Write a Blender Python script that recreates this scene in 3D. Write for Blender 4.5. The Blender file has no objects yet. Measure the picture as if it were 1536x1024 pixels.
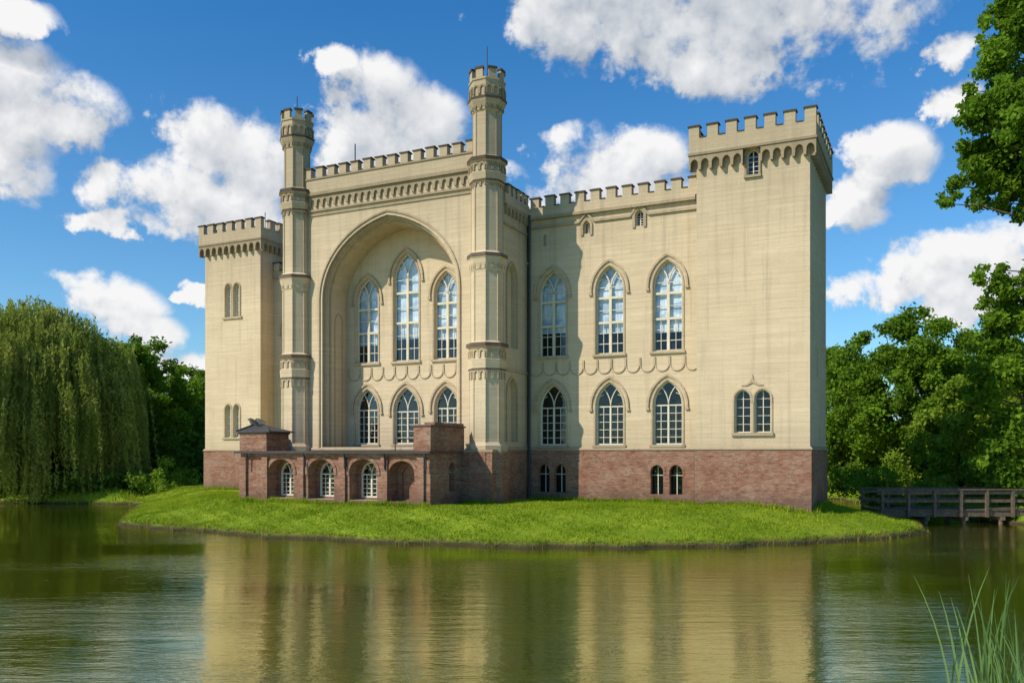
import bpy, math, random
import numpy as np
from mathutils import Vector, geometry
random.seed(7); rng=np.random.default_rng(7)
D=bpy.data; sc=bpy.context.scene
F=1309.0; CX=768.0; HY=680.0; CAMZ=4.1
TH=math.radians(25.9); X0,Y0,ZB=15.37,45.0,1.3
SUN=Vector((-0.876,-0.475,0)).normalized(); SEL=math.radians(41)

# ------------------------------------------------------------ materials
def new_mat(name):
    m=D.materials.new(name); m.use_nodes=True
    nt=m.node_tree; nt.nodes.clear()
    return m,nt
class NT:
    def __init__(s,nt): s.nt=nt
    def n(s,t,**kw):
        x=s.nt.nodes.new(t)
        for k,v in kw.items(): setattr(x,k,v)
        return x
    def set(s,node,key,val):
        i=node.inputs[key]
        if isinstance(val,bpy.types.NodeSocket): s.nt.links.new(val,i)
        else: i.default_value=val
    def m(s,op,a,b=None,c=None,clamp=False):
        x=s.n('ShaderNodeMath',operation=op); x.use_clamp=clamp
        s.set(x,0,a)
        if b is not None: s.set(x,1,b)
        if c is not None: s.set(x,2,c)
        return x.outputs[0]
    def vm(s,op,a,b):
        x=s.n('ShaderNodeVectorMath',operation=op); s.set(x,0,a); s.set(x,1,b); return x.outputs[0]
    def comb(s,x,y,z):
        c=s.n('ShaderNodeCombineXYZ'); s.set(c,0,x); s.set(c,1,y); s.set(c,2,z); return c.outputs[0]
    def sep(s,v):
        c=s.n('ShaderNodeSeparateXYZ'); s.set(c,0,v); return c.outputs
    def noise(s,v,scale,detail=4,rough=.55,dist=0):
        x=s.n('ShaderNodeTexNoise'); s.set(x,'Vector',v); s.set(x,'Scale',scale); s.set(x,'Detail',detail); s.set(x,'Roughness',rough); s.set(x,'Distortion',dist)
        return x.outputs['Fac']
    def mix(s,f,a,b,mode='MIX'):
        x=s.n('ShaderNodeMix',data_type='RGBA',blend_type=mode); s.set(x,0,f)
        s.set(x,6,a if not isinstance(a,tuple) else (*a,1)); s.set(x,7,b if not isinstance(b,tuple) else (*b,1)); return x.outputs[2]
    def rng(s,v,a,b,c=0.,d=1.,smooth=False):
        x=s.n('ShaderNodeMapRange'); x.clamp=True
        if smooth: x.interpolation_type='SMOOTHSTEP'
        s.set(x,0,v); s.set(x,1,a); s.set(x,2,b); s.set(x,3,c); s.set(x,4,d); return x.outputs[0]
    def obj(s): return s.n('ShaderNodeTexCoord').outputs['Object']
    def geo(s): return s.n('ShaderNodeNewGeometry').outputs['Position']
    def bump(s,h,strength,dist):
        x=s.n('ShaderNodeBump'); s.set(x,'Height',h); s.set(x,'Strength',strength); s.set(x,'Distance',dist); return x.outputs[0]
    def princ(s,col,rough=.8,normal=None,spec=.3,metal=0.):
        x=s.n('ShaderNodeBsdfPrincipled'); s.set(x,'Base Color',col if not isinstance(col,tuple) else (*col,1)); s.set(x,'Roughness',rough)
        s.set(x,'Specular IOR Level',spec); s.set(x,'Metallic',metal)
        if normal is not None: s.set(x,'Normal',normal)
        return x.outputs[0]
    def out(s,sh):
        o=s.n('ShaderNodeOutputMaterial'); s.nt.links.new(sh,o.inputs[0])

def wallvec(N):
    x,y,z=N.sep(N.obj()); return N.comb(N.m('ADD',x,y),z,0.0),x,y,z

def stone_mat(name,base,dark,course=.26,blockw=1.5,contrast=1.0,stain=1.0):
    m,nt=new_mat(name); N=NT(nt)
    v,x,y,z=wallvec(N); o=N.obj()
    br=N.n('ShaderNodeTexBrick'); N.set(br,'Vector',v); N.set(br,'Scale',1.0); N.set(br,'Brick Width',blockw); N.set(br,'Row Height',course)
    N.set(br,'Mortar Size',.009); N.set(br,'Mortar Smooth',.9); N.set(br,'Bias',0.0)
    N.set(br,'Color1',(0.965,.96,.955,1)); N.set(br,'Color2',(1.03,1.025,1.02,1)); N.set(br,'Mortar',(.90,.885,.87,1))
    sv=N.vm('MULTIPLY',o,(0.28,.28,8.5)); n1=N.noise(sv,1.0,5,.7)
    n2=N.noise(o,.3,6,.68); n3=N.noise(o,11.0,4,.65)
    st=N.noise(N.vm('MULTIPLY',o,(2.6,2.6,.14)),1.0,5,.65)
    col=N.mix(N.rng(n1,.36,.66),dark,base)
    col=N.mix(N.rng(n2,.42,.70,0,.6*stain),col,tuple(c*k for c,k in zip(base,(.76,.72,.68))))
    col=N.mix(N.rng(st,.52,.72,0,.45*stain),col,tuple(c*.55 for c in dark))
    col=N.mix(N.rng(n3,.35,.8,0,.25),col,tuple(c*1.2 for c in base))
    top=N.rng(N.m('ADD',z,N.m('MULTIPLY',st,4.)),16.0,21.5,0,.60*stain); col=N.mix(top,col,tuple(c*.58 for c in dark))
    low=N.rng(N.m('ADD',z,N.m('MULTIPLY',n2,3.)),4.2,6.2,.38*stain,0.); col=N.mix(low,col,tuple(c*.58 for c in dark))
    col=N.mix(contrast,col,N.mix(1.0,col,br.outputs['Color'],'MULTIPLY'))
    h=N.m('ADD',N.m('MULTIPLY',br.outputs['Fac'],-.25),N.m('ADD',N.m('MULTIPLY',n3,.5),N.m('MULTIPLY',n1,1.0)))
    N.out(N.princ(col,.92,N.bump(h,.6,.035),.12)); return m
M={}
M['stone']=stone_mat('castle_stone',(.665,.535,.355),(.56,.445,.29))
M['trim']=stone_mat('castle_trim_stone',(.56,.445,.29),(.39,.305,.195),.5,1.3,.4,1.25)
M['cap']=stone_mat('weathered_cap',(.19,.14,.105),(.10,.075,.055),.5,1.3,.3,1.0)

def brick_mat(name,c1,c2,mort):
    m,nt=new_mat(name); N=NT(nt); v,x,y,z=wallvec(N); o=N.obj()
    br=N.n('ShaderNodeTexBrick'); N.set(br,'Vector',v); N.set(br,'Scale',1.0); N.set(br,'Brick Width',.28); N.set(br,'Row Height',.095)
    N.set(br,'Mortar Size',.008); N.set(br,'Mortar Smooth',.3); N.set(br,'Color1',(*c1,1)); N.set(br,'Color2',(*c2,1)); N.set(br,'Mortar',(*mort,1)); N.set(br,'Bias',-.1)
    n=N.noise(o,.9,6,.7); n2=N.noise(N.vm('MULTIPLY',o,(1.,1.,2.2)),4,5,.75)
    row=N.noise(N.vm('MULTIPLY',o,(.5,.5,5.)),1.,4,.7)
    col=N.mix(N.rng(n,.40,.66,0,.75),br.outputs['Color'],(.40,.27,.19))
    col=N.mix(N.rng(row,.48,.68,0,.6),col,(.20,.075,.045))
    col=N.mix(N.rng(n2,.49,.68,0,.75),col,(.085,.055,.04))
    zz=N.m('ADD',z,N.m('MULTIPLY',n,1.6)); col=N.mix(N.rng(zz,.7,1.8,.65,0.),col,(.12,.09,.065))
    h=N.m('ADD',N.m('MULTIPLY',br.outputs['Fac'],-1.),N.m('MULTIPLY',n2,.8))
    N.out(N.princ(col,.9,N.bump(h,.8,.025),.12)); return m
M['brick']=brick_mat('red_brick',(.25,.10,.06),(.39,.18,.11),(.34,.26,.20))

def simple(name,col,rough=.6,nscale=3.,var=.25,spec=.3,metal=0.,bump=.2):
    m,nt=new_mat(name); N=NT(nt); o=N.obj(); n=N.noise(o,nscale,5,.6)
    c=N.mix(N.rng(n,.3,.7),tuple(x*(1-var) for x in col),tuple(min(1,x*(1+var)) for x in col))
    N.out(N.princ(c,rough,N.bump(n,bump,.02),spec,metal)); return m
M['frame']=simple('window_frame_paint',(.66,.58,.41),.5,2,.12)
M['white']=simple('white_frame_paint',(.66,.61,.48),.5,2,.08)
M['pipe']=simple('drain_pipe_metal',(.03,.03,.035),.45,3,.3,.5)
M['roof']=simple('flat_roof',(.12,.11,.10),.9)
M['bronze']=simple('weathered_metal',(.065,.06,.055),.6,8,.5)
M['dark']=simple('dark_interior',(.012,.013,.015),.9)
M['wood']=simple('bridge_wood',(.125,.092,.062),.85,6,.45)
M['bark']=simple('bark',(.09,.07,.05),.95,5,.4,.1,0,.6)
m,nt=new_mat('curtain_fabric'); N=NT(nt); x,y,z=N.sep(N.obj())
w=N.noise(N.comb(N.m('MULTIPLY',N.m('ADD',x,y),9.),N.m('MULTIPLY',z,.7),0.),1.,3,.5)
band=N.noise(N.comb(N.m('MULTIPLY',x,.6),N.m('MULTIPLY',z,1.1),0.),1.,3,.6)
c=N.mix(N.rng(w,.35,.65),(.52,.60,.67),(.84,.88,.92)); c=N.mix(N.rng(band,.46,.58,0,.7),c,(.26,.38,.49))
N.out(N.princ(c,.9)); M['curtain']=m
m,nt=new_mat('window_glass'); N=NT(nt)
tr=N.n('ShaderNodeBsdfTransparent'); N.set(tr,'Color',(.90,.93,.95,1))
gl=N.n('ShaderNodeBsdfGlossy'); N.set(gl,'Roughness',.03); N.set(gl,'Color',(.85,.92,1,1))
N.set(gl,'Normal',N.bump(N.noise(N.obj(),1.6,2,.5),.25,.05))
fr=N.n('ShaderNodeFresnel'); N.set(fr,'IOR',1.45)
mx=N.n('ShaderNodeMixShader'); N.set(mx,0,N.m('MULTIPLY',fr.outputs[0],1.2,clamp=True)); nt.links.new(tr.outputs[0],mx.inputs[1]); nt.links.new(gl.outputs[0],mx.inputs[2])
N.out(mx.outputs[0]); M['glass']=m

def foliage(name,c_dark,c_light,tr=.35):
    m,nt=new_mat(name); N=NT(nt)
    a=N.n('ShaderNodeAttribute',attribute_name='rnd').outputs['Fac']
    n=N.noise(N.geo(),.35,2,.6)
    f=N.m('ADD',N.m('MULTIPLY',a,.6),N.rng(n,.35,.65,-.05,.5),clamp=True)
    c=N.mix(f,c_dark,c_light)
    d=N.n('ShaderNodeBsdfDiffuse'); N.set(d,'Color',c); t=N.n('ShaderNodeBsdfTranslucent'); N.set(t,'Color',N.mix(.5,c,(.26,.36,.03)))
    x=N.n('ShaderNodeMixShader'); x.inputs[0].default_value=tr; nt.links.new(d.outputs[0],x.inputs[1]); nt.links.new(t.outputs[0],x.inputs[2])
    N.out(x.outputs[0]); return m
M['leaf']=foliage('broad_leaves',(.075,.155,.012),(.21,.35,.03),.42)
M['leafd']=foliage('distant_leaves',(.06,.12,.018),(.15,.25,.035))
M['leafl']=foliage('light_leaves',(.13,.225,.016),(.29,.41,.045),.42)
M['willow']=foliage('willow_leaves',(.16,.21,.032),(.44,.46,.11),.4)
M['blade']=foliage('grass_blades',(.15,.245,.010),(.37,.44,.035),.35)
M['dry']=foliage('bank_grass',(.10,.09,.025),(.30,.26,.065),.35)
M['reed']=foliage('reed_leaves',(.09,.17,.05),(.21,.32,.11),.3)

m,nt=new_mat('ground_grass'); N=NT(nt); p=N.geo(); z=N.sep(p)[2]
n=N.noise(p,.5,6,.65); n2=N.noise(p,6,4,.7)
c=N.mix(N.rng(n,.35,.65),(.14,.23,.010),(.27,.34,.025)); c=N.mix(N.rng(n2,.4,.7,0,.5),c,(.08,.11,.012))
c=N.mix(N.rng(z,.08,.32,1,0),c,(.055,.042,.024))
N.out(N.princ(c,.95,N.bump(n2,.6,.08),.1)); M['ground']=m
# water
m,nt=new_mat('moat_water'); N=NT(nt); p=N.geo()
v1=N.vm('MULTIPLY',p,(.34,1.4,1.)); a=N.noise(v1,1.5,3,.5,.4)
v2=N.vm('MULTIPLY',p,(1.0,3.2,1.)); b=N.noise(v2,3.0,3,.6)
patch=N.rng(N.noise(N.vm('MULTIPLY',p,(.05,.12,1.)),1.,3,.5),.38,.62,.4,1.45)
h=N.m('MULTIPLY',N.m('ADD',a,N.m('MULTIPLY',b,.5)),patch)
nb=N.bump(h,1.0,.022)
alg=N.noise(p,.08,4,.6)
dc=N.mix(N.rng(alg,.35,.65),(.046,.060,.002),(.075,.090,.004))
d=N.n('ShaderNodeBsdfDiffuse'); N.set(d,'Color',dc)
g=N.n('ShaderNodeBsdfGlossy'); N.set(g,'Roughness',.012); N.set(g,'Color',(.93,.90,.62,1)); N.set(g,'Normal',nb)
fr=N.n('ShaderNodeFresnel'); N.set(fr,'IOR',1.6); N.set(fr,'Normal',nb)
x=N.n('ShaderNodeMixShader'); N.set(x,0,N.m('ADD',N.m('MULTIPLY',fr.outputs[0],.95),.27,clamp=True)); nt.links.new(d.outputs[0],x.inputs[1]); nt.links.new(g.outputs[0],x.inputs[2])
N.out(x.outputs[0]); M['water']=m

# ------------------------------------------------------------ mesh builder
def link(o,parent=None):
    sc.collection.objects.link(o)
    if parent: o.parent=parent
    return o
def empty(name,loc=(0,0,0),rz=0):
    e=D.objects.new(name,None); e.location=loc; e.rotation_euler=(0,0,rz); e.empty_display_size=.5; return link(e)
class MB:
    def __init__(s,name,mat): s.name=name; s.mat=mat; s.v=[]; s.f=[]
    def add(s,vs,fs):
        o=len(s.v); s.v+= [tuple(x) for x in vs]; s.f+=[tuple(i+o for i in f) for f in fs]
    def build(s,parent=None,smooth=False):
        if not s.v: return None
        me=D.meshes.new(s.name); me.from_pydata(s.v,[],s.f); me.materials.append(s.mat); me.update()
        if smooth:
            for p in me.polygons: p.use_smooth=True
        return link(D.objects.new(s.name,me),parent)
def box(b,x0,x1,y0,y1,z0,z1):
    b.add([(x0,y0,z0),(x1,y0,z0),(x1,y1,z0),(x0,y1,z0),(x0,y0,z1),(x1,y0,z1),(x1,y1,z1),(x0,y1,z1)],
      [(0,3,2,1),(4,5,6,7),(0,1,5,4),(1,2,6,5),(2,3,7,6),(3,0,4,7)])
class PL:
    def __init__(s,o,da,di): s.o=o; s.da=da; s.di=di
    def __call__(s,a,z,d=0.): return (s.o[0]+s.da[0]*a+s.di[0]*d, s.o[1]+s.da[1]*a+s.di[1]*d, z)
def front(v): return PL((0,v),(1,0),(0,1))
def right(u): return PL((u,0),(0,1),(-1,0))
def left(u): return PL((u,0),(0,1),(1,0))
def back(v): return PL((0,v),(1,0),(0,-1))
def pbox(b,P,a0,a1,z0,z1,d0,d1):
    v=[P(a,z,d) for d in (d0,d1) for z in (z0,z1) for a in (a0,a1)]
    b.add(v,[(0,1,3,2),(4,6,7,5),(0,4,5,1),(2,3,7,6),(0,2,6,4),(1,5,7,3)])
def tess(polys):
    return geometry.tessellate_polygon([[Vector((x,y,0)) for x,y in p] for p in polys])
def wall(b,P,poly,holes=(),depth=.35,d=0.,rb=None):
    flat=[q for pl in [poly]+list(holes) for q in pl]
    b.add([P(x,z,d) for x,z in flat],[tuple(t) for t in tess([poly]+list(holes))])
    rb=rb or b
    for h in holes:
        n=len(h); vs=[P(x,z,d) for x,z in h]+[P(x,z,d+depth) for x,z in h]
        rb.add(vs,[(i,(i+1)%n,n+(i+1)%n,n+i) for i in range(n)])
def prism(b,P,pts,d0,d1,backcap=False):
    n=len(pts); t=[tuple(q) for q in tess([pts])]
    vs=[P(x,z,d0) for x,z in pts]+[P(x,z,d1) for x,z in pts]
    fs=t+[(i,(i+1)%n,n+(i+1)%n,n+i) for i in range(n)]
    if backcap: fs+=[tuple(n+i for i in q) for q in t]
    b.add(vs,fs)
def ring(b,P,outer,inner,d0,d1,closed=False):
    n=len(outer); vs=[P(x,z,d) for d in (d0,d1) for pl in (outer,inner) for x,z in pl]
    fs=[]; m=n if closed else n-1
    for i in range(m):
        j=(i+1)%n
        fs+=[(i,j,n+j,n+i),(i,j,2*n+j,2*n+i),(n+i,n+j,3*n+j,3*n+i)]
    if not closed: fs+=[(0,n,3*n,2*n),(n-1,2*n-1,4*n-1,3*n-1)]
    b.add(vs,fs)
def arch(c,z0,zs,h,r,q=1.,n=9):
    phi=math.acos(-(r-h)/r) if r>h else math.pi/2
    L=[]
    for i in range(n+1):
        t=math.pi-(math.pi-phi)*i/n
        L.append((c+(r-h)+r*math.cos(t), zs+q*r*math.sin(t)))
    R=[(2*c-x,z) for x,z in reversed(L[:-1])]
    return [(c-h,z0)]+L+R+[(c+h,z0)]
def rise(h,r,q=1.): return q*math.sqrt(max(0,2*r*h-h*h))
def ribbon(b,P,pts,w,d0,d1):
    o=[];i_=[]
    for k,(x,z) in enumerate(pts):
        a=pts[max(0,k-1)]; c=pts[min(len(pts)-1,k+1)]
        tx,tz=c[0]-a[0],c[1]-a[1]; l=math.hypot(tx,tz) or 1; nx,nz=-tz/l*w/2,tx/l*w/2
        o.append((x+nx,z+nz)); i_.append((x-nx,z-nz))
    ring(b,P,o,i_,d0,d1)
def tube(b,pts,r,n=8,r2=None):
    pts=[Vector(p) for p in pts]; vs=[];fs=[]
    for k,p in enumerate(pts):
        t=(pts[min(k+1,len(pts)-1)]-pts[max(k-1,0)]).normalized()
        a=t.orthogonal().normalized(); c=t.cross(a)
        rr=r if r2 is None else r+(r2-r)*k/(len(pts)-1)
        for i in range(n):
            an=2*math.pi*i/n; vs.append(p+a*math.cos(an)*rr+c*math.sin(an)*rr)
    for k in range(len(pts)-1):
        for i in range(n):
            j=(i+1)%n; fs.append((k*n+i,k*n+j,(k+1)*n+j,(k+1)*n+i))
    fs.append(tuple(range(n))); fs.append(tuple((len(pts)-1)*n+i for i in range(n)))
    b.add(vs,fs)
def stack(b,cx,cy,prof,n=8,rot=math.pi/8):
    vs=[];fs=[]
    for z,r in prof:
        for i in range(n):
            a=rot+2*math.pi*i/n; vs.append((cx+r*math.cos(a),cy+r*math.sin(a),z))
    for k in range(len(prof)-1):
        for i in range(n):
            j=(i+1)%n; fs.append((k*n+i,k*n+j,(k+1)*n+j,(k+1)*n+i))
    fs.append(tuple((len(prof)-1)*n+i for i in range(n)))
    b.add(vs,fs)

castle=empty('castle',(X0,Y0,ZB),-TH)
S=MB('stone_walls',M['stone']); T=MB('stone_trim',M['trim']); C=MB('merlon_caps',M['cap']); B=MB('brick_base',M['brick'])
FR=MB('window_mullions',M['frame']); FW=MB('window_bars',M['white']); G=MB('window_glass',M['glass']); CU=MB('curtains',M['curtain']); DK=MB('dark_interior',M['dark'])
PI=MB('drain_pipes',M['pipe']); RF=MB('flat_roof',M['roof']); MR=MB('pavilion_roof',M['bronze'])

def window(P,c,z0,z1,w,kind='upper',r=None,hood=True,depth=.34,d=0.,head=None):
    h=w/2; r=r or w*.92; zs=z1-rise(h,r)
    hole=arch(c,z0,zs,h,r)
    f=.085 if kind in('upper','lower') else .05; fd=d+depth-.10
    inner=arch(c,z0+f,zs,h-f,r-f)
    fb=FR if kind in('upper',) else FW
    if kind=='open':
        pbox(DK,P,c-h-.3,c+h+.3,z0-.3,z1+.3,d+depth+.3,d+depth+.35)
        pbox(FW,P,c-h*.1,c-h*.1+.04,z0,z1-.05,fd,fd+.04); pbox(FW,P,c-h,c+h,zs-.2,zs-.16,fd+.002,fd+.038)
        wall(G,P,hole,(),d=fd+.06)
        return hole
    ring(fb,P,hole,inner,fd-.05,fd+.06); pbox(fb,P,c-h,c+h,z0,z0+f,fd-.045,fd+.055)
    wall(G,P,inner,(),d=fd+.02)
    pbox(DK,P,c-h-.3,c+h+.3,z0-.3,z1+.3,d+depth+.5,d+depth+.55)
    H=z1-z0
    def hw(z): return h if z<=zs else max(0,math.sqrt(max(0,r*r-(z-zs)**2))-(r-h))
    if kind=='upper':
        for x in (c,): pbox(FR,P,x-.08,x+.08,z0,zs+.02,fd-.07,fd+.05)
        for fz in (.36,.64): pbox(FR,P,c-h,c+h,z0+H*fz-.065,z0+H*fz+.065,fd-.062,fd+.045)
        for fz in (.12,.24,.50,.76): pbox(FW,P,c-h,c+h,z0+H*fz-.02,z0+H*fz+.02,fd-.02,fd+.03)
        for x in (c-h/2,c+h/2): pbox(FW,P,x-.015,x+.015,z0,z0+H*.36,fd-.022,fd+.032)
        cut=z0+H*(.27+.06*random.uniform(-1,1))
        cp=arch(c,cut,zs,h-.02,r-.02); wall(CU,P,cp,(),d=d+depth+.06)
        wt=.065; bb=FR
    elif kind=='lower':
        for x in (c,): pbox(FW,P,x-.05,x+.05,z0,zs+.02,fd-.05,fd+.05)
        for x in (c-h/2,c+h/2): pbox(FW,P,x-.018,x+.018,z0,zs,fd-.022,fd+.032)
        k=5
        for i in range(1,k+1):
            zz=z0+(zs-z0)*i/k; q=.035 if i==k else .016; pbox(FW,P,c-h,c+h,zz-q,zz+q,fd-.018,fd+.03)
        wt=.045; bb=FW
    else:
        pbox(FW,P,c-.02,c+.02,z0,z1-.05,fd-.02,fd+.03)
        for i in range(1,5):
            zz=z0+(zs-z0)*i/4.0; pbox(FW,P,c-h,c+h,zz-.012,zz+.012,fd-.018,fd+.026)
        wt=0
    if wt:
        for sgn in (-1,1):
            pts=[]
            for i in range(9):
                dz=rise(h,r)*i/8
                x=c+sgn*(-r+math.sqrt(max(0,r*r-dz*dz)))*1.0
                if abs(x-c)<=hw(zs+dz)+.02: pts.append((x,zs+dz))
            if len(pts)>1: ribbon(bb,P,pts,wt,fd-.04,fd+.045)
            pts=[]
            for i in range(9):
                dz=rise(h/2,r/2)*i/8
                x0_=c+sgn*h; x=x0_-sgn*(h/2)*(1-math.sqrt(max(0,1-(dz/(rise(h/2,r/2)+1e-6))**2)))
                if abs(x-c)<=hw(zs+dz)+.02: pts.append((x,zs+dz))
            if len(pts)>1: ribbon(bb,P,pts,wt*.7,fd-.03,fd+.04)
    if hood:
        o1=arch(c,zs-.15,zs,h+.34,r+.34); i1=arch(c,zs-.15,zs,h+.22,r+.22)
        ring(T,P,o1,i1,d-.10,d+.01)
        o2=arch(c,z0,zs,h+.10,r+.10); i2=arch(c,z0,zs,h+.002,r+.002)
        ring(T,P,o2,i2,d-.045,d+.01)
        pbox(T,P,c-h-.16,c+h+.16,z0-.14,z0,d-.12,d+.15)
        for sgn in(-1,1): pbox(T,P,c+sgn*(h+.28)-.10,c+sgn*(h+.28)+.10,zs-.27,zs-.15,d-.12,d+.01)
    return hole

def crenel(P,a0,a1,n,z0,z1,th,frac=.56,d=0.):
    p=(a1-a0)/(n-1+frac)
    for i in range(n):
        x=a0+i*p+random.uniform(-.012,.012); wv=p*frac; j=random.uniform(-.025,.025)
        pbox(S,P,x,x+wv,z0,z1-.13+j,d,d+th)
        o=.06; a,b=x-o,x+wv+o; za=z1-.13+j
        vs=[P(a,za,d-o),P(b,za,d-o),P(b,za,d+th+o),P(a,za,d+th+o),P(a,za+.07,d-o),P(b,za+.07,d-o),P(b,za+.07,d+th+o),P(a,za+.07,d+th+o),P(a+.08,za+.17,d+th/2),P(b-.08,za+.17,d+th/2)]
        C.add(vs,[(0,1,2,3),(0,1,5,4),(1,2,6,5),(2,3,7,6),(3,0,4,7),(4,5,9,8),(6,7,8,9),(5,6,9),(7,4,8)])
        if i<n-1: pbox(C,P,x+wv+o,x+p-o,z0,z0+.06,d-.03,d+th+.03)
def arcade(b,P,a0,a1,zt,zb,n,d0,d1,legf=.3):
    p=(a1-a0)/n; pts=[(a0,zt)]
    H=zt-zb; zs=zb+H*.42
    for i in range(n):
        x=a0+i*p; l=p*legf/2; h=p/2-l; r=h*1.25; q=min(1.,(H*.45)/rise(h,r))
        ar=arch(x+p/2,zs-.04,zs,h,r,q,4)
        pts+=[(x,zb),(x+l*.8,zb)]+ar+[(x+p-l*.8,zb)]
    pts+=[(a1,zb),(a1,zt)]
    q=[pts[0]]
    for t in pts[1:]:
        if abs(t[0]-q[-1][0])+abs(t[1]-q[-1][1])>1e-5: q.append(t)
    prism(b,P,q,d0,d1)
def scallops(P,a0,a1,n,zt,zb,d=0.):
    p=(a1-a0)/n
    for i in range(n):
        c=a0+(i+.5)*p; h=p*.5
        o=[(c-h,zt)]+[(c-h*math.cos(t),zb+h-h*math.sin(t)) for t in [math.pi*k/10 for k in range(11)]]+[(c+h,zt)]
        w=.06
        inn=[(c-h+w,zt)]+[(c-(h-w)*math.cos(t),zb+h-(h-w)*math.sin(t)) for t in [math.pi*k/10 for k in range(11)]]+[(c+h-w,zt)]
        ring(T,P,o,inn,d-.06,d+.01)

BT=3.0
def plinth(u0,u1,v0,v1,z1=BT,o=.08,holesF=()):
    for P,a0,a1,hl in ((front(v0-o),u0-o,u1+o,holesF),(right(u1+o),v0-o,v1+o,()),(left(u0-o),v0-o,v1+o,()),(back(v1+o),u0-o,u1+o,())):
        wall(B,P,[(a0,-.6),(a1,-.6),(a1,z1),(a0,z1)],hl,.35)
    e=.05
    for P,a0,a1 in ((front(v0),u0,u1),(right(u1),v0,v1),(left(u0),v0,v1),(back(v1),u0,u1)):
        vs=[P(a0-o-e,z1,-o-e),P(a1+o+e,z1,-o-e),P(a0-o-e,z1+.07,-o-e),P(a1+o+e,z1+.07,-o-e),P(a0-.0,z1+.2,.0),P(a1+.0,z1+.2,.0)]
        T.add(vs,[(0,1,3,2),(2,3,5,4)])
        T.add([P(a0-o-e,z1,-o-e),P(a1+o+e,z1,-o-e),P(a1,z1,0),P(a0,z1,0)],[(0,1,2,3)])

def tower(u0,u1,v0,v1,winF,arcsplit=None,winR=()):
    plinth(u0,u1,v0,v1)
    zt=19.9
    wall(S,front(v0),[(u0,BT),(u1,BT),(u1,zt),(u0,zt)],winF,.34)
    wall(S,right(u1),[(v0,BT),(v1,BT),(v1,zt),(v0,zt)],winR,.34)
    wall(S,left(u0),[(v0,BT),(v1,BT),(v1,zt),(v0,zt)])
    wall(S,back(v1),[(u0,BT),(u1,BT),(u1,zt),(u0,zt)])
    o=.34; za,zb=18.95,18.15; zp=19.85; z1=20.62
    box(S,u0-o,u1+o,v0-o,v0+.12,za,zp); box(S,u0-o,u1+o,v1-.12,v1+o,za,zp)
    box(S,u0-o,u0+.12,v0+.12,v1-.12,za,zp); box(S,u1-.12,u1+o,v0+.12,v1-.12,za,zp)
    e=.05
    for (a,b_,c,d_) in ((u0-o-e,u1+o+e,v0-o-e,v0-o+.02),(u0-o-e,u1+o+e,v1+o-.02,v1+o+e),(u0-o-e,u0-o+.02,v0-o+.02,v1+o-.02),(u1+o-.02,u1+o+e,v0-o+.02,v1+o-.02)):
        box(T,a,b_,c,d_,za-.02,za+.10)
    if arcsplit:
        arcade(T,front(v0),u0-o+.003,arcsplit[0],za-.02,zb,5,-o+.01,.02); arcade(T,front(v0),arcsplit[1],u1+o-.003,za-.02,zb,5,-o+.01,.02)
    else: arcade(T,front(v0),u0-o+.003,u1+o-.003,za-.02,zb,10,-o+.01,.02)
    arcade(T,right(u1),v0-.0,v1+o,za-.02,zb,12,-o+.01,.02); arcade(T,left(u0),v0,v1+o,za-.02,zb,12,-o+.01,.02)
    crenel(front(v0-o),u0-o,u1+o,7,zp,z1,.36); crenel(back(v1+o),u0-o,u1+o,7,zp,z1,.36)
    n=int((v1-v0)/.95)
    crenel(right(u1+o),v0+.7,v1-.1,n,zp,z1,.36); crenel(left(u0-o),v0+.7,v1-.1,n,zp,z1,.36)
    box(RF,u0+.1,u1-.1,v0+.1,v1-.1,19.3,19.4)

RT=(-5.9,0.,0.,7.2)
P=front(0.)
hs=[window(P,-3.43,3.92,6.2,.84,'small',hood=False,r=.5),window(P,-2.39,3.92,6.2,.84,'small',hood=False,r=.5),window(P,-2.9,17.55,19.0-.05,.62,'small',hood=False,r=.4)]
hr=[window(right(0.),3.2,7.0,8.6,.5,'small',hood=False,r=.3)]
for c in(-3.43,-2.39):
    zs=6.2-rise(.42,.5); ring(T,P,arch(c,zs-.2,zs,.51,.59),arch(c,zs-.2,zs,.425,.505),-.07,.01)
pbox(T,P,-2.97,-2.85,3.92,5.8,-.05,.3); pbox(T,P,-4.0,-1.82,3.75,3.92,-.13,.1)
pbox(T,P,-3.95,-3.87,3.92,5.8,-.05,.01); pbox(T,P,-1.95,-1.87,3.92,5.8,-.05,.01)
prism(T,P,[(-3.5,6.42),(-3.2,6.5),(-2.98,6.72),(-2.91,7.0),(-2.84,6.72),(-2.62,6.5),(-2.32,6.42),(-2.6,6.4),(-2.91,6.55),(-3.22,6.4)],-.06,.01)
ring(T,P,arch(-2.9,17.55,18.6,.42,.5),arch(-2.9,17.55,18.6,.313,.4),-.1,.01); pbox(T,P,-3.35,-2.45,17.42,17.55,-.14,.05)
tower(*RT,hs,arcsplit=(-3.36,-2.44),winR=hr)
LTW=(-45.7,-40.1,3.85,9.5)
P=front(3.85); hs=[]
for z0,z1 in((13.3,15.9),(4.05,6.6)):
    for c in(-43.3,-42.45):
        hs.append(window(P,c,z0,z1,.62,'small',hood=False,r=.45)); zs=z1-rise(.31,.45)
        ring(T,P,arch(c,z0,zs,.41,.55),arch(c,z0,zs,.313,.453),-.06,.01)
    pbox(T,P,-43.85,-41.9,z0-.14,z0,-.12,.05)
tower(*LTW,hs)

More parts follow.
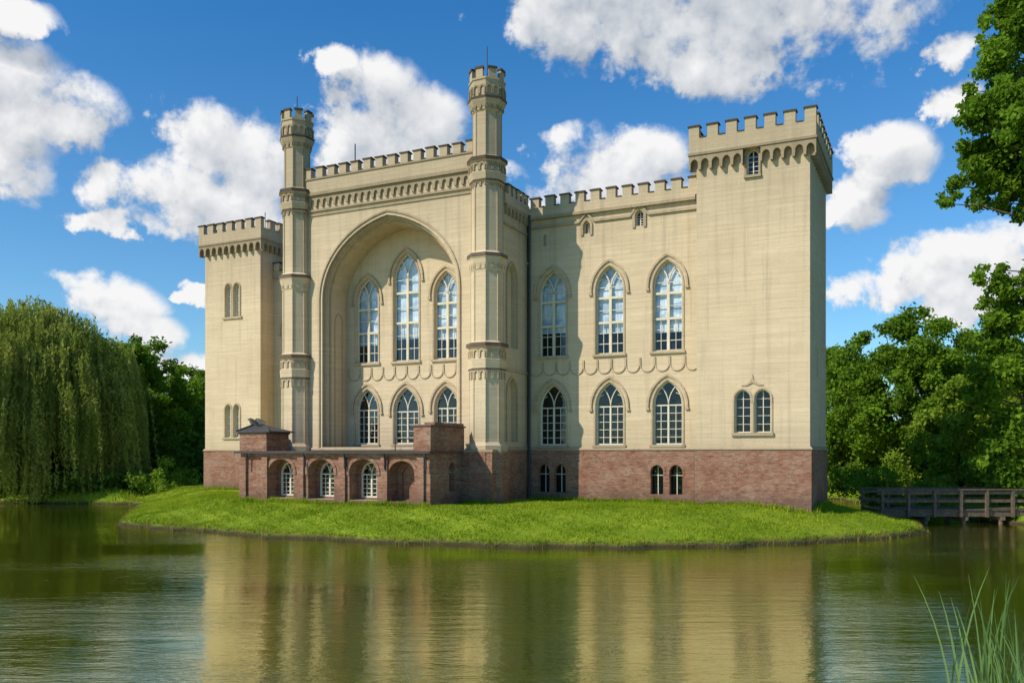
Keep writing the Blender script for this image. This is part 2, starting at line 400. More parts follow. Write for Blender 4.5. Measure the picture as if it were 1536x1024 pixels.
# ---- right wing
VW=1.0; u0,u1=-16.4,-5.9
P=front(VW); hs=[]
for c in(-14.86,-11.27,-7.81):
    hs.append(window(P,c,8.6,13.75,1.72,'upper')); hs.append(window(P,c,3.3,6.95,1.72,'lower'))
for c,z0,z1,w in((-12.67,15.75,16.5,.42),(-9.45,15.85,16.75,.5)):
    hs.append(window(P,c,z0,z1,w,'small',hood=False,r=.32)); h=w/2; zs=z1-rise(h,.32)
    ring(T,P,arch(c,z0-.1,zs,h+.16,.48),arch(c,z0-.1,zs,h+.003,.323),-.08,.01)
hs.append(window(P,-15.35,15.3,16.0,.22,'small',hood=False,r=.2))
wall(S,P,[(u0,BT),(u1,BT),(u1,17.0),(u0,17.0)],hs,.34)
bh=[]
Pb=front(VW-.08)
for c in(-15.4,-14.35,-8.4,-7.3):
    bh.append(window(Pb,c,.5,2.15,.74,'open',hood=False,r=.40,depth=.42))
    ring(B,Pb,arch(c,1.6,1.76,.51,.54),arch(c,1.6,1.76,.373,.403),-.03,.01)
plinth(u0,u1,VW,12.0,holesF=bh)
scallops(P,-16.35,-5.95,12,8.3,7.45)
zz=16.45
segs=[(-16.35,zz),(-13.2,zz),(-13.1,zz+.05),(-12.67,zz+.5),(-12.25,zz+.05),(-12.15,zz),(-10.0,zz),(-9.9,zz+.1),(-9.45,zz+.72),(-9.0,zz+.1),(-8.9,zz),(-5.92,zz)]
ribbon(T,P,segs,.13,-.12,.01)
pbox(T,P,u0,u1,16.9,17.06,-.22,.02)
box(S,u0,u1,VW-.15,VW+.3,17.06,17.62)
crenel(front(VW-.15),u0+.15,u1-.1,11,17.62,18.3,.4)
wall(S,back(12.0),[(-45,BT),(-1,BT),(-1,17.6),(-45,17.6)])
box(RF,u0,u1,VW+.3,11.9,16.9,17.0)

# ---- main block
VM=-3.0; UC=-24.05; UL,UR=-30.9,-17.2
P=front(VM)
def A(h,z0,top,n=16,rr=1.28):
    r=h*rr; ri=rise(h,r); want=top-12.5; return arch(UC,z0,12.5,h,r,want/ri,n)
outer=A(4.86,BT,17.25); pts=[(UL-.3,BT)]+outer+[(UR+.3,BT),(UR+.3,19.0),(UL-.3,19.0)]
wall(S,P,pts)
def reveal(b,P,pl,d0,d1):
    n=len(pl); b.add([P(x,z,d0) for x,z in pl]+[P(x,z,d1) for x,z in pl],[(i,i+1,n+i+1,n+i) for i in range(n-1)])
reveal(T,P,outer,0,.22)
a2=A(4.72,BT,17.08); ring(T,P,outer,a2,.22,.40)
reveal(S,P,a2,.4,.55); a3=A(4.58,BT,16.92); ring(T,P,a2,a3,.55,.6)
reveal(S,P,a3,.6,2.2)
ring(T,P,A(5.12,BT,17.55),A(5.02,BT,17.44),-.08,.01)
VBk=VM+2.2; Pk=front(VBk); hs=[]
for c,z1,w in((UC-3.0,14.0,1.72),(UC-.05,15.35,1.9),(UC+2.85,14.0,1.72)):
    hs.append(window(Pk,c,8.6,z1,w,'upper')); hs.append(window(Pk,c,3.4,6.95,w-.05,'lower'))
wall(S,Pk,[(UC-4.8,BT),(UC+4.8,BT),(UC+4.8,17.2),(UC-4.8,17.2)],hs,.34)
scallops(Pk,UC-4.45,UC+4.45,10,8.3,7.45)
for PR in(right(UC-4.58),left(UC+4.58)):
    ring(T,PR,arch(VM+1.3,BT,11.2,.42,.6),arch(VM+1.3,BT,11.2,.33,.51),-.05,.01)
pbox(T,P,UL+.9,UR-.9,17.78,17.88,-.07,.01)
pbox(T,P,UL+.5,UR-.5,18.05,18.17,-.12,.02)
arcade(T,P,UL+.6,UR-.6,19.02,18.35,26,-.13,.02,.42)
pbox(T,P,UL+.5,UR-.5,19.02,19.2,-.26,.02)
pbox(S,P,UL+.4,UR-.4,19.2,20.15,-.18,.5)
pbox(T,P,UL+.5,UR-.5,20.02,20.12,-.24,-.182)
crenel(front(VM-.18),UL+.75,UR-.75,14,20.15,20.85,.4)
wall(S,back(VM+.5),[(UL,17.0),(UR,17.0),(UR,19.9),(UL,19.9)])
US=-16.55
PR=right(US); bz=[(VM,BT),(VW,BT),(VW,17.2),(VM,17.2)]
blind=[arch(-1.15,9.0,13.0,.62,.95),arch(-1.15,3.5,6.3,.62,.95)]
wall(S,PR,bz,blind,.3)
for h_ in blind: prism(S,PR,h_,.3,.34)
for z0,zs in((9.0,13.0),(3.5,6.3)): ring(T,PR,arch(-1.15,z0,zs,.78,1.11),arch(-1.15,z0,zs,.63,.96),-.07,.01)
pbox(T,PR,VM,VW,7.6,7.75,-.08,.01); pbox(T,PR,VM,VW,16.0,16.15,-.1,.01)
arcade(T,PR,VM+.9,VW-.16,17.2,16.6,6,-.2,.02)
box(S,US-.2,US+.22,VM+.6,VW-.155,17.2,17.75); crenel(right(US+.22),VM+1.0,VW-.3,5,17.75,18.4,.4)
wall(S,left(-31.5),[(VM,BT),(5.3,BT),(5.3,17.4),(VM,17.4)])
box(RF,-31.4,US-.2,VM+.6,11.9,17.0,17.1)
plinth(-31.6,US,VM,12.0)
# ---- left wing
wall(S,front(5.3),[(-40.1,BT),(-31.5,BT),(-31.5,16.8),(-40.1,16.8)],[window(front(5.3),-38.4,8.6,13.3,1.5,'upper')],.3)
plinth(-40.1,-31.6,5.3,12.0); pbox(T,front(5.3),-40.1,-31.5,16.2,16.35,-.15,.01)
crenel(front(5.2),-40.0,-31.6,10,16.8,17.5,.4)

# ---- turrets
def turret(cx,cy):
    prof=[(BT-.1,1.18),(BT+.25,1.18),(BT+.45,1.0),(7.35,1.0),(7.5,1.08),(7.6,1.08),(8.1,1.14),(8.15,1.04),(8.75,1.04),(8.82,1.2),(9.0,1.2),(9.15,.94),
      (13.1,.94),(13.2,1.0),(13.3,1.0),(13.75,1.1),(13.85,1.16),(14.05,1.16),(14.2,.90),(18.0,.90),(18.1,1.02),(18.2,1.02),(18.6,1.12),(18.65,1.02),(19.15,1.02),(19.25,1.16),(19.45,1.16),(19.6,.82),
      (22.05,.82),(22.15,.9),(22.25,.88),(22.6,1.08),(22.7,1.12),(22.82,1.12),(22.84,1.02),(23.75,1.02),(23.78,1.08),(23.88,1.08),(23.9,.7)]
    stack(S,cx,cy,prof)
    for z0,z1,r in((8.80,9.02,1.215),(13.84,14.06,1.175),(19.24,19.46,1.175),(22.68,22.83,1.135),(18.08,18.2,1.035),(7.48,7.6,1.095)):
        stack(C,cx,cy,[(z0,r-.1),(z0+.02,r),(z1,r),(z1+.02,r-.1)])
    for i in range(8):
        a=math.pi/8+i*math.pi/4; ca,sa=math.cos(a),math.sin(a)
        for z0,z1,r in((3.45,7.35,.985),(9.15,13.1,.925),(14.2,18.0,.885),(19.6,22.05,.80)):
            stack(T,cx+r*ca,cy+r*sa,[(z0,.05),(z1,.05)],6,0)
        a0=i*math.pi/4-.22; a1=i*math.pi/4+.22; ro,ri=1.04,.78
        vs=[]
        for zz in(23.88,24.38):
            for (r_,an) in((ro*.96,a0),(ro*.96,a1),(ri*.96,a1),(ri*.96,a0)): vs.append((cx+r_*math.cos(an),cy+r_*math.sin(an),zz))
        fs=[(0,1,5,4),(1,2,6,5),(2,3,7,6),(3,0,4,7),(4,5,6,7)]
        S.add(vs,fs)
        vs=[]
        for zz in(24.38,24.5):
            for (r_,an) in((1.06,a0-.04),(1.06,a1+.04),(.72,a1+.04),(.72,a0-.04)): vs.append((cx+r_*math.cos(an),cy+r_*math.sin(an),zz))
        C.add(vs,fs+[(3,2,1,0)])
    for zt,zb,r in((8.72,8.2,1.04),(7.6,7.0,1.0),(13.8,13.25,.97),(19.12,18.7,1.02),(18.5,17.85,.9),(22.65,22.2,.9),(23.55,22.95,1.02)):
        ap=r*math.cos(math.pi/8); hw_=r*math.sin(math.pi/8)
        for i in range(8):
            an=i*math.pi/4
            PP=PL((cx+ap*math.cos(an),cy+ap*math.sin(an)),(-math.sin(an),math.cos(an)),(-math.cos(an),-math.sin(an)))
            for s in(-.5,.5):
                c=s*hw_*.98; h=hw_*.36
                ring(T,PP,arch(c,zb,zb+(zt-zb)*.5,h+.05,(h+.05)*1.3,1,4),arch(c,zb,zb+(zt-zb)*.5,h-.03,(h-.03)*1.3,1,4),-.07,.02)
turret(UR,VM); turret(UL,VM)
tube(PI,[(UR,VM,23.9),(UR,VM,26.0)],.025,6); tube(PI,[(UL,VM,23.9),(UL,VM,25.6)],.025,6)
tube(PI,[(UL+1.6,VM+4,17),(UL+1.6,VM+4,23.6)],.04,6); tube(PI,[(-42,6.5,19),(-42,6.5,21.9)],.03,6)
for c in(UR,UL): stack(B,c,VM,[(-.6,1.3),(BT-.1,1.3),(BT-.1,.5)])
box(B,-18.25,-16.3,-4.15,VM-.1,-.6,BT-.12); box(T,-18.3,-16.25,-4.2,VM-.1,BT-.12,BT+.02)
prism(DK,front(-4.155),[(-17.6,1.1),(-16.9,1.1),(-16.9,1.85),(-17.6,1.85)],-.002,.0)
ring(B,front(-4.16),[(-17.75,.95),(-17.75,2.05),(-16.75,2.05),(-16.75,.95)],[(-17.6,1.1),(-17.6,1.85),(-16.9,1.85),(-16.9,1.1)],-.06,0,True)

# ---- brick terrace with round arches
VT=-7.6; u0,u1=-31.3,-18.2; P=front(VT); ZT=2.85
hs=[]; AR=((-28.25,1.8),(-25.38,1.82),(-22.5,1.84),(-19.97,1.6))
for c,w in AR: hs.append(arch(c,.22,1.75,w/2,w/2+.001,.82,8))
wall(B,P,[(u0,-.6),(u1,-.6),(u1,ZT),(u0,ZT)],hs,.75)
for i,(c,w) in enumerate(AR):
    ring(B,P,arch(c,1.6,1.75,w/2+.2,w/2+.201,.85,8),arch(c,1.6,1.75,w/2+.004,w/2+.005,.82,8),-.05,.01)
    Pi=front(VT+.75)
    if i<3:
        hh=[window(Pi,c,.35,2.35,1.35,'lower',hood=False,r=.72,depth=.2)]
        wall(B,Pi,[(c-1.1,0),(c+1.1,0),(c+1.1,2.7),(c-1.1,2.7)],hh,.2)
        box(T,c-w/2,c+w/2,VT+.02,VT+.75,.1,.24)
    else:
        wall(B,Pi,[(c-1.1,0),(c+1.1,0),(c+1.1,2.7),(c-1.1,2.7)],[arch(c,.3,1.6,.5,.51)],.15); wall(B,Pi,[(c-.6,.2),(c+.6,.2),(c+.6,2.3),(c-.6,2.3)],(),d=.15)
for x in(-31.3,-29.6,-26.95,-24.05,-21.25,-18.95):
    w=.42 if x>-31 else .5
    box(B,x,x+w,VT-.14,VT+.01,-.6,ZT-.25)
PRt=right(u1)
wall(B,PRt,[(VT,-.6),(-4.0,-.6),(-4.0,ZT),(VT,ZT)],[window(PRt,-5.3,.75,2.35,.62,'open',hood=False,r=.4)],.3)
wall(B,left(u0),[(VT,-.6),(VM,-.6),(VM,ZT),(VT,ZT)])
box(C,u0-.12,u1+.12,VT-.22,VM-.2,ZT,ZT+.10)
box(PI,u0-.2,u1+.16,VT-.34,VT-.23,ZT-.04,ZT+.06)
for x in(-30.6,-26.4,-23.6,-20.95,-18.35):
    tube(PI,[(x,VT-.28,ZT-.05),(x,VT-.2,ZT-.35),(x,VT-.19,ZT-.9)],.05,6)
box(B,u1-1.0,u1+.05,VT-.05,-4.0,ZT+.1,4.25); box(C,u1-1.06,u1+.11,VT-.11,-3.9,4.25,4.33)
box(B,u1-.6,u1+.02,VT+.4,-4.0,4.33,4.48)
pu0,pu1,pv0,pv1=u0-.05,u0+2.0,VT-.05,VT+1.9
box(B,pu0,pu1,pv0,pv1,ZT+.1,3.95); box(C,pu0-.06,pu1+.06,pv0-.06,pv1+.06,3.95,4.05)
rz_=4.05; o=.14
MR.add([(pu0-o,pv0-o,rz_),(pu1+o+.2,pv0-o,rz_),(pu1+o+.2,pv1+o,rz_),(pu0-o,pv1+o,rz_),(pu0-o,pv0-o,rz_+.06),(pu1+o+.2,pv0-o,rz_+.06),(pu1+o+.2,pv1+o,rz_+.06),(pu0-o,pv1+o,rz_+.06),(pu0+.5,(pv0+pv1)/2-.2,rz_+.5),(pu0+1.0,(pv0+pv1)/2+.1,rz_+.46)],
  [(0,1,5,4),(1,2,6,5),(2,3,7,6),(3,0,4,7),(0,3,2,1),(4,5,9,8),(5,6,9),(6,7,8,9),(7,4,8)])
tube(MR,[(pu0-o,pv0-o,rz_+.09),(pu0+.5,(pv0+pv1)/2-.2,rz_+.53),(pu0+1.0,(pv0+pv1)/2+.1,rz_+.49),(pu1+o+.2,pv0-o,rz_+.09)],.04,6)
box(B,u0-.05,u0+.5,VT+1.96,-4.0,ZT+.1,3.7); box(C,u0-.1,u0+.55,VT+1.97,-4.0,3.7,3.78)
for x in(-20.6,-19.4): tube(PI,[(x,VT+.3,ZT+.1),(x,VT+.3,ZT+.75)],.03,6)
tube(PI,[(-20.6,VT+.3,ZT+.75),(-19.3,VT+.3,ZT+.75)],.03,6)
xp=-5.98
tube(PI,[(xp,VW-.2,17.2),(xp,VW-.2,3.4),(xp-.05,VW-.3,3.1),(xp-.12,VW-.3,2.9),(xp-.12,VW-.3,.0)],.085,8)
stack(PI,xp,VW-.2,[(16.6,.1),(16.8,.2),(17.15,.2)],8)
for z in(5,7.5,10,12.5,15): tube(PI,[(xp,VW-.2,z),(xp,VW-.2,z+.12)],.115,8)
tube(PI,[(US+.25,VW-.22,17.2),(US+.25,VW-.22,0.)],.075,8)

for b in(S,T,C,B,FR,FW,G,CU,DK,PI,RF,MR): b.build(castle)

def skin_obj(name,pts,edges,rad,mat,parent):
    me=D.meshes.new(name); me.from_pydata(pts,edges,[]); o=D.objects.new(name,me); link(o,parent)
    o.modifiers.new('skin','SKIN')
    for i,r in enumerate(rad): me.skin_vertices[0].data[i].radius=(r,r)
    me.skin_vertices[0].data[0].use_root=True
    s=o.modifiers.new('sub','SUBSURF'); s.levels=2; s.render_levels=2
    me.materials.append(mat); return o
beast=empty('eagle_statue')
c_,s_=math.cos(-TH),math.sin(-TH)
lu,lv=u0+.35,VT+.75
beast.location=(X0+c_*lu-s_*lv,Y0+s_*lu+c_*lv,ZB+4.42); beast.rotation_euler=(0,0,-TH); beast.scale=(.72,)*3
pts=[(0,0,.22),(-.25,0,.36),(-.42,0,.5),(-.52,0,.62),(-.72,0,.58),(.35,0,.12),(.7,0,.0),(-.05,.1,.02),(-.05,-.1,.02)]
ed=[(0,1),(1,2),(2,3),(3,4),(0,5),(5,6),(0,7),(0,8)]
ra=[.2,.19,.11,.11,.04,.12,.07,.05,.05]
skin_obj('body',pts,ed,ra,M['bronze'],beast)
WB=MB('wings',M['bronze'])
for s in(-1,1):
    WB.add([(-.25,s*.12,.45),(-.1,s*.42,.72),(.4,s*.55,.6),(.95,s*.42,.28),(.5,s*.22,.2),(-.1,s*.14,.25)],[(0,1,2,4,5),(2,3,4)])
WB.build(beast)

# ------------------------------------------------------------ terrain
island=[(-23.6,52.6),(-22.5,49.8),(-18.1,46.7),(-12,42.6),(-5.1,39.5),(.9,37.8),(3.8,37.5),(9.7,38.3),(14.9,40.4),(18.9,42.6),(21.6,45.0),(22.6,47.5),(22.8,52),(23.5,60),(22,75),(20,95),(-35,95),(-34,74),(-29.5,69),(-26,60)]
backl=[(-3000,71.5),(-60,73),(-40,72),(-31,70.5),(-28,80),(-20,85),(20,85),(29,78),(29,60),(27.8,53),(29.5,49.8),(40,48.5),(70,46),(3000,46),(3000,3000),(-3000,3000)]
near=[(-3000,-3000),(3000,-3000),(3000,5),(60,7),(12,9.2),(8,10.4),(5,10.3),(3,9.0),(-60,7),(-3000,5)]
def sdf(px,py,poly):
    d=np.full(px.shape,1e9); ins=np.zeros(px.shape,bool); n=len(poly)
    for i in range(n):
        ax,ay=poly[i]; bx,by=poly[(i+1)%n]
        ex,ey=bx-ax,by-ay; t=np.clip(((px-ax)*ex+(py-ay)*ey)/(ex*ex+ey*ey),0,1)
        d=np.minimum(d,np.hypot(px-ax-t*ex,py-ay-t*ey))
        c=((ay>py)!=(by>py)); 
        xi=(bx-ax)*(py-ay)/(by-ay if by!=ay else 1e-9)+ax
        ins^=(c&(px<xi))
    return np.where(ins,d,-d)
def wob(x,y): return .25*np.sin(x*1.3+y*.7)+.18*np.sin(x*2.9-y*1.7+1)+.1*np.sin(x*6.1+y*4.3)
def height(x,y):
    di=sdf(x,y,island)+wob(x,y)*.8; db=sdf(x,y,backl)+wob(x,y); dn=sdf(x,y,near)
    def prof(d,h,w):
        t=np.clip(d/w,0,1); up=.22*np.clip(d/.25,0,1)+(h-.22)*(t*t*(3-2*t)*.5+.5*t)
        return np.where(d>0,up,np.maximum(-1.6,d*1.3))
    hi=prof(di,1.3,5.5); hb=prof(db,1.05,3.5); hn=prof(dn,1.4,4.)
    z=np.maximum(np.maximum(hi,hb),hn)
    return z+np.where(z>.3,.06*np.sin(x*.9+1)*np.sin(y*.8)+.03*np.sin(x*2.3)*np.cos(y*2.1),0), np.maximum(di,db)
def axis(lo,hi,st,far):
    core=np.arange(lo,hi,st); g=[];s=st;p=hi
    while p<far: s*=1.35; p+=s; g.append(p)
    g2=[];s=st;p=lo
    while p>-far: s*=1.35; p-=s; g2.append(p)
    return np.array(g2[::-1]+list(core)+g)
xs=axis(-50,50,.4,2500); ys=axis(4,90,.4,2500)
XX,YY=np.meshgrid(xs,ys); ZZ,_=height(XX,YY)
nx,ny=len(xs),len(ys)
me=D.meshes.new('ground'); idx=np.arange(nx*ny).reshape(ny,nx)
q=np.stack([idx[:-1,:-1],idx[:-1,1:],idx[1:,1:],idx[1:,:-1]],-1).reshape(-1,4)
def np_mesh(me,co,q):
    me.vertices.add(len(co)); me.vertices.foreach_set('co',co.astype(np.float32).ravel())
    k=q.shape[1]; me.loops.add(q.size); me.loops.foreach_set('vertex_index',q.astype(np.int32).ravel())
    me.polygons.add(len(q)); me.polygons.foreach_set('loop_start',np.arange(0,q.size,k,dtype=np.int32)); me.update(calc_edges=True)
np_mesh(me,np.stack([XX,YY,ZZ],-1).reshape(-1,3),q); me.polygons.foreach_set('use_smooth',np.ones(len(q),bool)); me.materials.append(M['ground']); link(D.objects.new('ground',me))
wm=D.meshes.new('water'); wm.from_pydata([(-2500,-200,0),(2500,-200,0),(2500,2500,0),(-2500,2500,0)],[],[(0,1,2,3)]); wm.materials.append(M['water']); link(D.objects.new('water',wm))

# ------------------------------------------------------------ vegetation
def rnd_attr(me,vals):
    a=me.attributes.new('rnd','FLOAT','POINT'); a.data.foreach_set('value',vals.astype(np.float32))
def leaves(name,cen,size,mat,parent,elong=1.7,hang=0.,shade=None):
    n=len(cen); a=rng.normal(size=(n,3)); a/=np.linalg.norm(a,axis=1)[:,None]
    if hang: a=a*(1-hang)+np.array([0,0,-1.])*hang; a/=np.linalg.norm(a,axis=1)[:,None]
    b=np.cross(a,rng.normal(size=(n,3))); b/=np.linalg.norm(b,axis=1)[:,None]
    s=size*rng.uniform(.6,1.3,n)[:,None]
    co=np.stack([cen-a*s*elong/2,cen-b*s/2,cen+a*s*elong/2,cen+b*s/2],1).reshape(-1,3)
    me=D.meshes.new(name); np_mesh(me,co,np.arange(4*n).reshape(n,4))
    r=rng.uniform(0,1,n) if shade is None else np.clip(shade+rng.normal(0,.18,n),0,1)
    rnd_attr(me,np.repeat(r,4)); me.materials.append(mat); return link(D.objects.new(name,me),parent)
def clump_pts(cl,per,flat=.75):
    P=[];Sh=[]
    for (x,y,z,r) in cl:
        k=max(20,int(per*r*r)); d=rng.normal(size=(k,3)); d/=np.linalg.norm(d,axis=1)[:,None]
        rad=r*(rng.uniform(0,1,k)**.5)*(1+.28*np.abs(rng.normal(size=k)))
        p=d*rad[:,None]; p[:,2]*=flat; P.append(p+np.array([x,y,z])); Sh.append(np.full(k,rng.uniform(.1,.9)))
    return np.concatenate(P),np.concatenate(Sh)
def crown(H,R,n,zlo=.28,seed=0,rf=(.10,.21)):
    r_=np.random.default_rng(seed); out=[]
    lob=r_.uniform(0,6.28,3)
    while len(out)<n:
        d=r_.normal(size=3); d/=np.linalg.norm(d); k=r_.uniform(.2,1.)**.5
        az=math.atan2(d[1],d[0]); m=1+.18*math.sin(2*az+lob[0])+.14*math.sin(3*az+lob[1]+d[2]*3)+.1*math.sin(6*az+d[2]*5)
        x,y=d[0]*R*k*m,d[1]*R*k*m; hz=(zlo*H+H)/2; z=hz+d[2]*(H-zlo*H)/2*k*(1+.1*math.sin(az+lob[2]))
        out.append((x,y,z,R*r_.uniform(*rf)))
    return out
def tree(name,loc,H,R,n=90,per=260,size=.26,mat='leaf',seed=0,zlo=.25,cl=None,trunk_r=.35,limbs=14,mesh_from=None,rz=0,scale=1.,flatlimb=False,rf=(.10,.21)):
    e=empty(name,loc,rz); e.scale=(scale,)*3
    if mesh_from:
        for ch in mesh_from.children: link(D.objects.new(ch.name.split('.')[0],ch.data),e)
        return e
    cl=cl or crown(H,R,n,zlo,seed,rf)
    p,sh=clump_pts(cl,per); leaves('crown_foliage',p,size,M[mat],e,shade=sh)
    tb=MB('trunk_and_limbs',M['bark'])
    top=Vector((random.uniform(-.5,.5),random.uniform(-.5,.5),H*.62))
    tp=[Vector((0,0,-.5)),Vector((.1,0,H*.12)),Vector((.0,.15,H*.3)),top*.8+Vector((0,0,.1)),top]
    tube(tb,tp,trunk_r,9,trunk_r*.3)
    for c in random.sample(cl,min(limbs,len(cl))):
        c=Vector(c[:3]); 
        if flatlimb: s=Vector((c.x*.55,c.y*.55,c.z-.5)); mid=(s+c)/2+Vector((0,0,.2)); rr=.07
        else: s=Vector((0,0,min(H*.55,max(H*.14,c.z*.5)))); mid=(s+c)/2+Vector((0,0,-.04*H)); rr=trunk_r*.3
        tube(tb,[s,mid,c],rr,5,.02)
    tb.build(e,True); return e
def wpos(px,Y): return (px-CX)/F*Y

def willow(name,loc,H,R,seed):
    e=empty(name,loc); r_=np.random.default_rng(seed); P=[];Sh=[]
    for k in range(280):
        az=r_.uniform(0,6.283); u=r_.uniform(0,1)**.55; lump=1+.14*math.sin(3*az+1)+.09*math.sin(7*az)
        el=(1-u**2.6)
        bx,by=R*u*lump*math.cos(az),R*u*lump*math.sin(az); bz=H*(.50+.48*el)*r_.uniform(.86,1.0)
        Lb=r_.uniform(.35,1.15)*(bz+.6)*(.38+.68*u); sh=r_.uniform(.05,.95)
        for j in range(13):
            sx,sy=bx+r_.normal(0,.42),by+r_.normal(0,.42); L=min(Lb*r_.uniform(.6,1.12),bz+.6); z0=bz+r_.normal(0,.3)
            m=int(L/.10)+3; t=np.linspace(0,1,m)
            drift=r_.normal(0,.25,2)
            p=np.stack([sx+math.cos(az)*.6*np.sin(t*1.57)+drift[0]*t*t,sy+math.sin(az)*.6*np.sin(t*1.57)+drift[1]*t*t,z0+.3*np.sin(t*3.1)-L*t],-1)
            p+=r_.normal(0,.07,p.shape); P.append(p); Sh.append(np.full(m,sh))
    p=np.concatenate(P); sh=np.concatenate(Sh); ok=p[:,2]>-.6; leaves('drooping_foliage',p[ok],.11,M['willow'],e,elong=3.2,hang=.55,shade=sh[ok])
    tb=MB('trunk_and_limbs',M['bark']); tube(tb,[(0,0,-.5),(.3,0,2.),(.2,.2,H*.45)],.7,10,.4)
    for k in range(14):
        a=k*.45+.2; rr=R*r_.uniform(.3,.8); tube(tb,[(.2,.2,H*.35),(rr*.5*math.cos(a),rr*.5*math.sin(a),H*.68),(rr*math.cos(a),rr*math.sin(a),H*.78)],.25,6,.05)
    tb.build(e,True)
willow('willow_tree',(wpos(52,77.5),77.5,.6),17.3,8.3,3)
willow('willow_tree',(wpos(-150,81),81,.8),16,7.5,5)

t1=tree('broadleaf_tree',(wpos(1362,76),76,1.),15.8,6.0,175,330,.22,'leaf',1,.08,rf=(.08,.19))
tree('broadleaf_tree',(wpos(1262,88),88,1.),15,6,mesh_from=t1,rz=1.8,scale=.88)
t2=tree('broadleaf_tree',(wpos(205,88),88,1.),15.5,5.2,150,330,.24,'leaf',2,.08)
tree('broadleaf_tree',(wpos(150,94),94,1.),15.5,5.2,mesh_from=t2,rz=2.2,scale=1.02)
tree('broadleaf_tree',(wpos(290,97),97,1.),15.5,5.2,mesh_from=t1,rz=4,scale=.80)
tree('broadleaf_tree',(wpos(235,104),104,1.),15.5,5.2,mesh_from=t1,rz=1,scale=.78)
tree('broadleaf_tree',(wpos(335,106),106,1.),15.5,5.2,mesh_from=t2,rz=3,scale=.85)
tree('broadleaf_tree',(wpos(1455,84),84,1.),15,6,mesh_from=t1,rz=3.8,scale=.9)
tree('broadleaf_tree',(wpos(1540,78),78,1.),15,6,mesh_from=t1,rz=5.1,scale=1.0)
t3=tree('light_green_tree',(wpos(1440,63),63,1.),8.2,3.6,110,420,.19,'leafl',5,.02,trunk_r=.18)
tree('light_green_tree',(wpos(1545,61),61,1.),8,3.6,mesh_from=t3,rz=2,scale=1.05)
tree('light_green_tree',(wpos(1500,70),70,1.),8,3.6,mesh_from=t3,rz=4,scale=1.15)

Yt=53.; bx=wpos(1640,Yt)
def cw(px,py,rp,dy=0.):
    Y=Yt+dy; return (wpos(px,Y)-bx,dy,CAMZ+(HY-py)/F*Y-1.0,rp/F*Y)
main=[(1505,45,36),(1490,28,18),(1535,25,40),(1530,90,46,1),(1498,100,30),(1470,150,26),(1500,165,40,-1),(1462,205,24),(1448,240,18),(1500,220,40,1),(1440,280,17),(1424,303,13),(1412,297,8),(1462,300,18),(1490,272,32),(1530,240,52,2),(1530,160,50,-2),(1470,255,26),(1528,290,26),(1455,140,14),(1482,62,14),(1446,180,11),(1538,312,22),(1500,315,14),
 (1470,412,14),(1495,432,24),(1530,425,32),(1478,450,16),(1510,468,34,1),(1500,400,14),(1530,500,44),(1490,505,26),(1465,525,16),(1500,555,34),(1480,590,26),(1530,590,48,1),(1520,650,42),(1460,600,15),(1500,690,35),(1536,700,40)]
r_=np.random.default_rng(9); cl=[]
for a in main:
    px,py,rp=a[:3]; dy=a[3] if len(a)>3 else 0
    k=max(3,int(rp/4.2))
    for i in range(k):
        an=r_.uniform(0,6.28); q_=r_.uniform(0,1.)**.6*rp
        cl.append(cw(px+q_*math.cos(an),py+q_*.85*math.sin(an),rp*r_.uniform(.24,.46)+3,dy+r_.normal(0,.8)))
for k in range(85):
    cl.append(cw(r_.uniform(1568,1780),r_.uniform(-60,640),r_.uniform(28,60),r_.uniform(-5,6)))
tree('tall_broadleaf_tree',(bx,Yt,1.0),27,8,cl=cl,per=470,size=.2,mat='leaf',trunk_r=.55,limbs=90,flatlimb=True)
sh=[]
for (px,Y,r) in ((1300,66,1.6),(1335,64,1.3),(1270,70,1.8),(225,74,1.2),(255,78,1.5),(290,80,1.6),(1370,61,1.2),(1500,57,1.6),(1530,55,1.8),(1480,62,1.5),(1400,60,1.1),(1330,72,2.2)):
    for k in range(9): sh.append((wpos(px,Y)+random.gauss(0,r*.6),Y+random.gauss(0,r*.5),1.+abs(random.gauss(0,r*.6)),r*.42))
p,s_a=clump_pts(sh,420,.9); leaves('bank_shrubs',p,.16,M['leafl'],None,shade=s_a)
sh=[]
for k in range(520):
    px=random.choice((random.uniform(-120,330),random.uniform(-120,330),random.uniform(1235,1600))); Y=random.uniform(84,100)
    sh.append((wpos(px,Y),Y,1.+random.uniform(.2,1)*random.uniform(2.,6.5),random.uniform(.8,1.6)))
# low dark growth under the willow along the left bank
for k in range(150):
    px=random.uniform(-120,232); Y=random.uniform(73.2,80)
    sh.append((wpos(px,Y),Y,.5+random.uniform(.1,1.5),random.uniform(.5,.95)))
p,s_a=clump_pts(sh,125,.9); leaves('background_thicket',p,.28,M['leafd'],None,shade=s_a*.8)
dl=[]
r_=np.random.default_rng(21)
for k in range(150):
    X=r_.uniform(-190,200); Y=r_.uniform(108,150); H=r_.uniform(8,12.5)
    for j in range(9): dl.append((X+r_.normal(0,2.4),Y+r_.normal(0,2.),1+r_.uniform(.05,.9)*H,r_.uniform(1.2,2.1)))
p,s_a=clump_pts(dl,42,.85); leaves('distant_tree_line',p,.55,M['leafd'],None,shade=s_a)

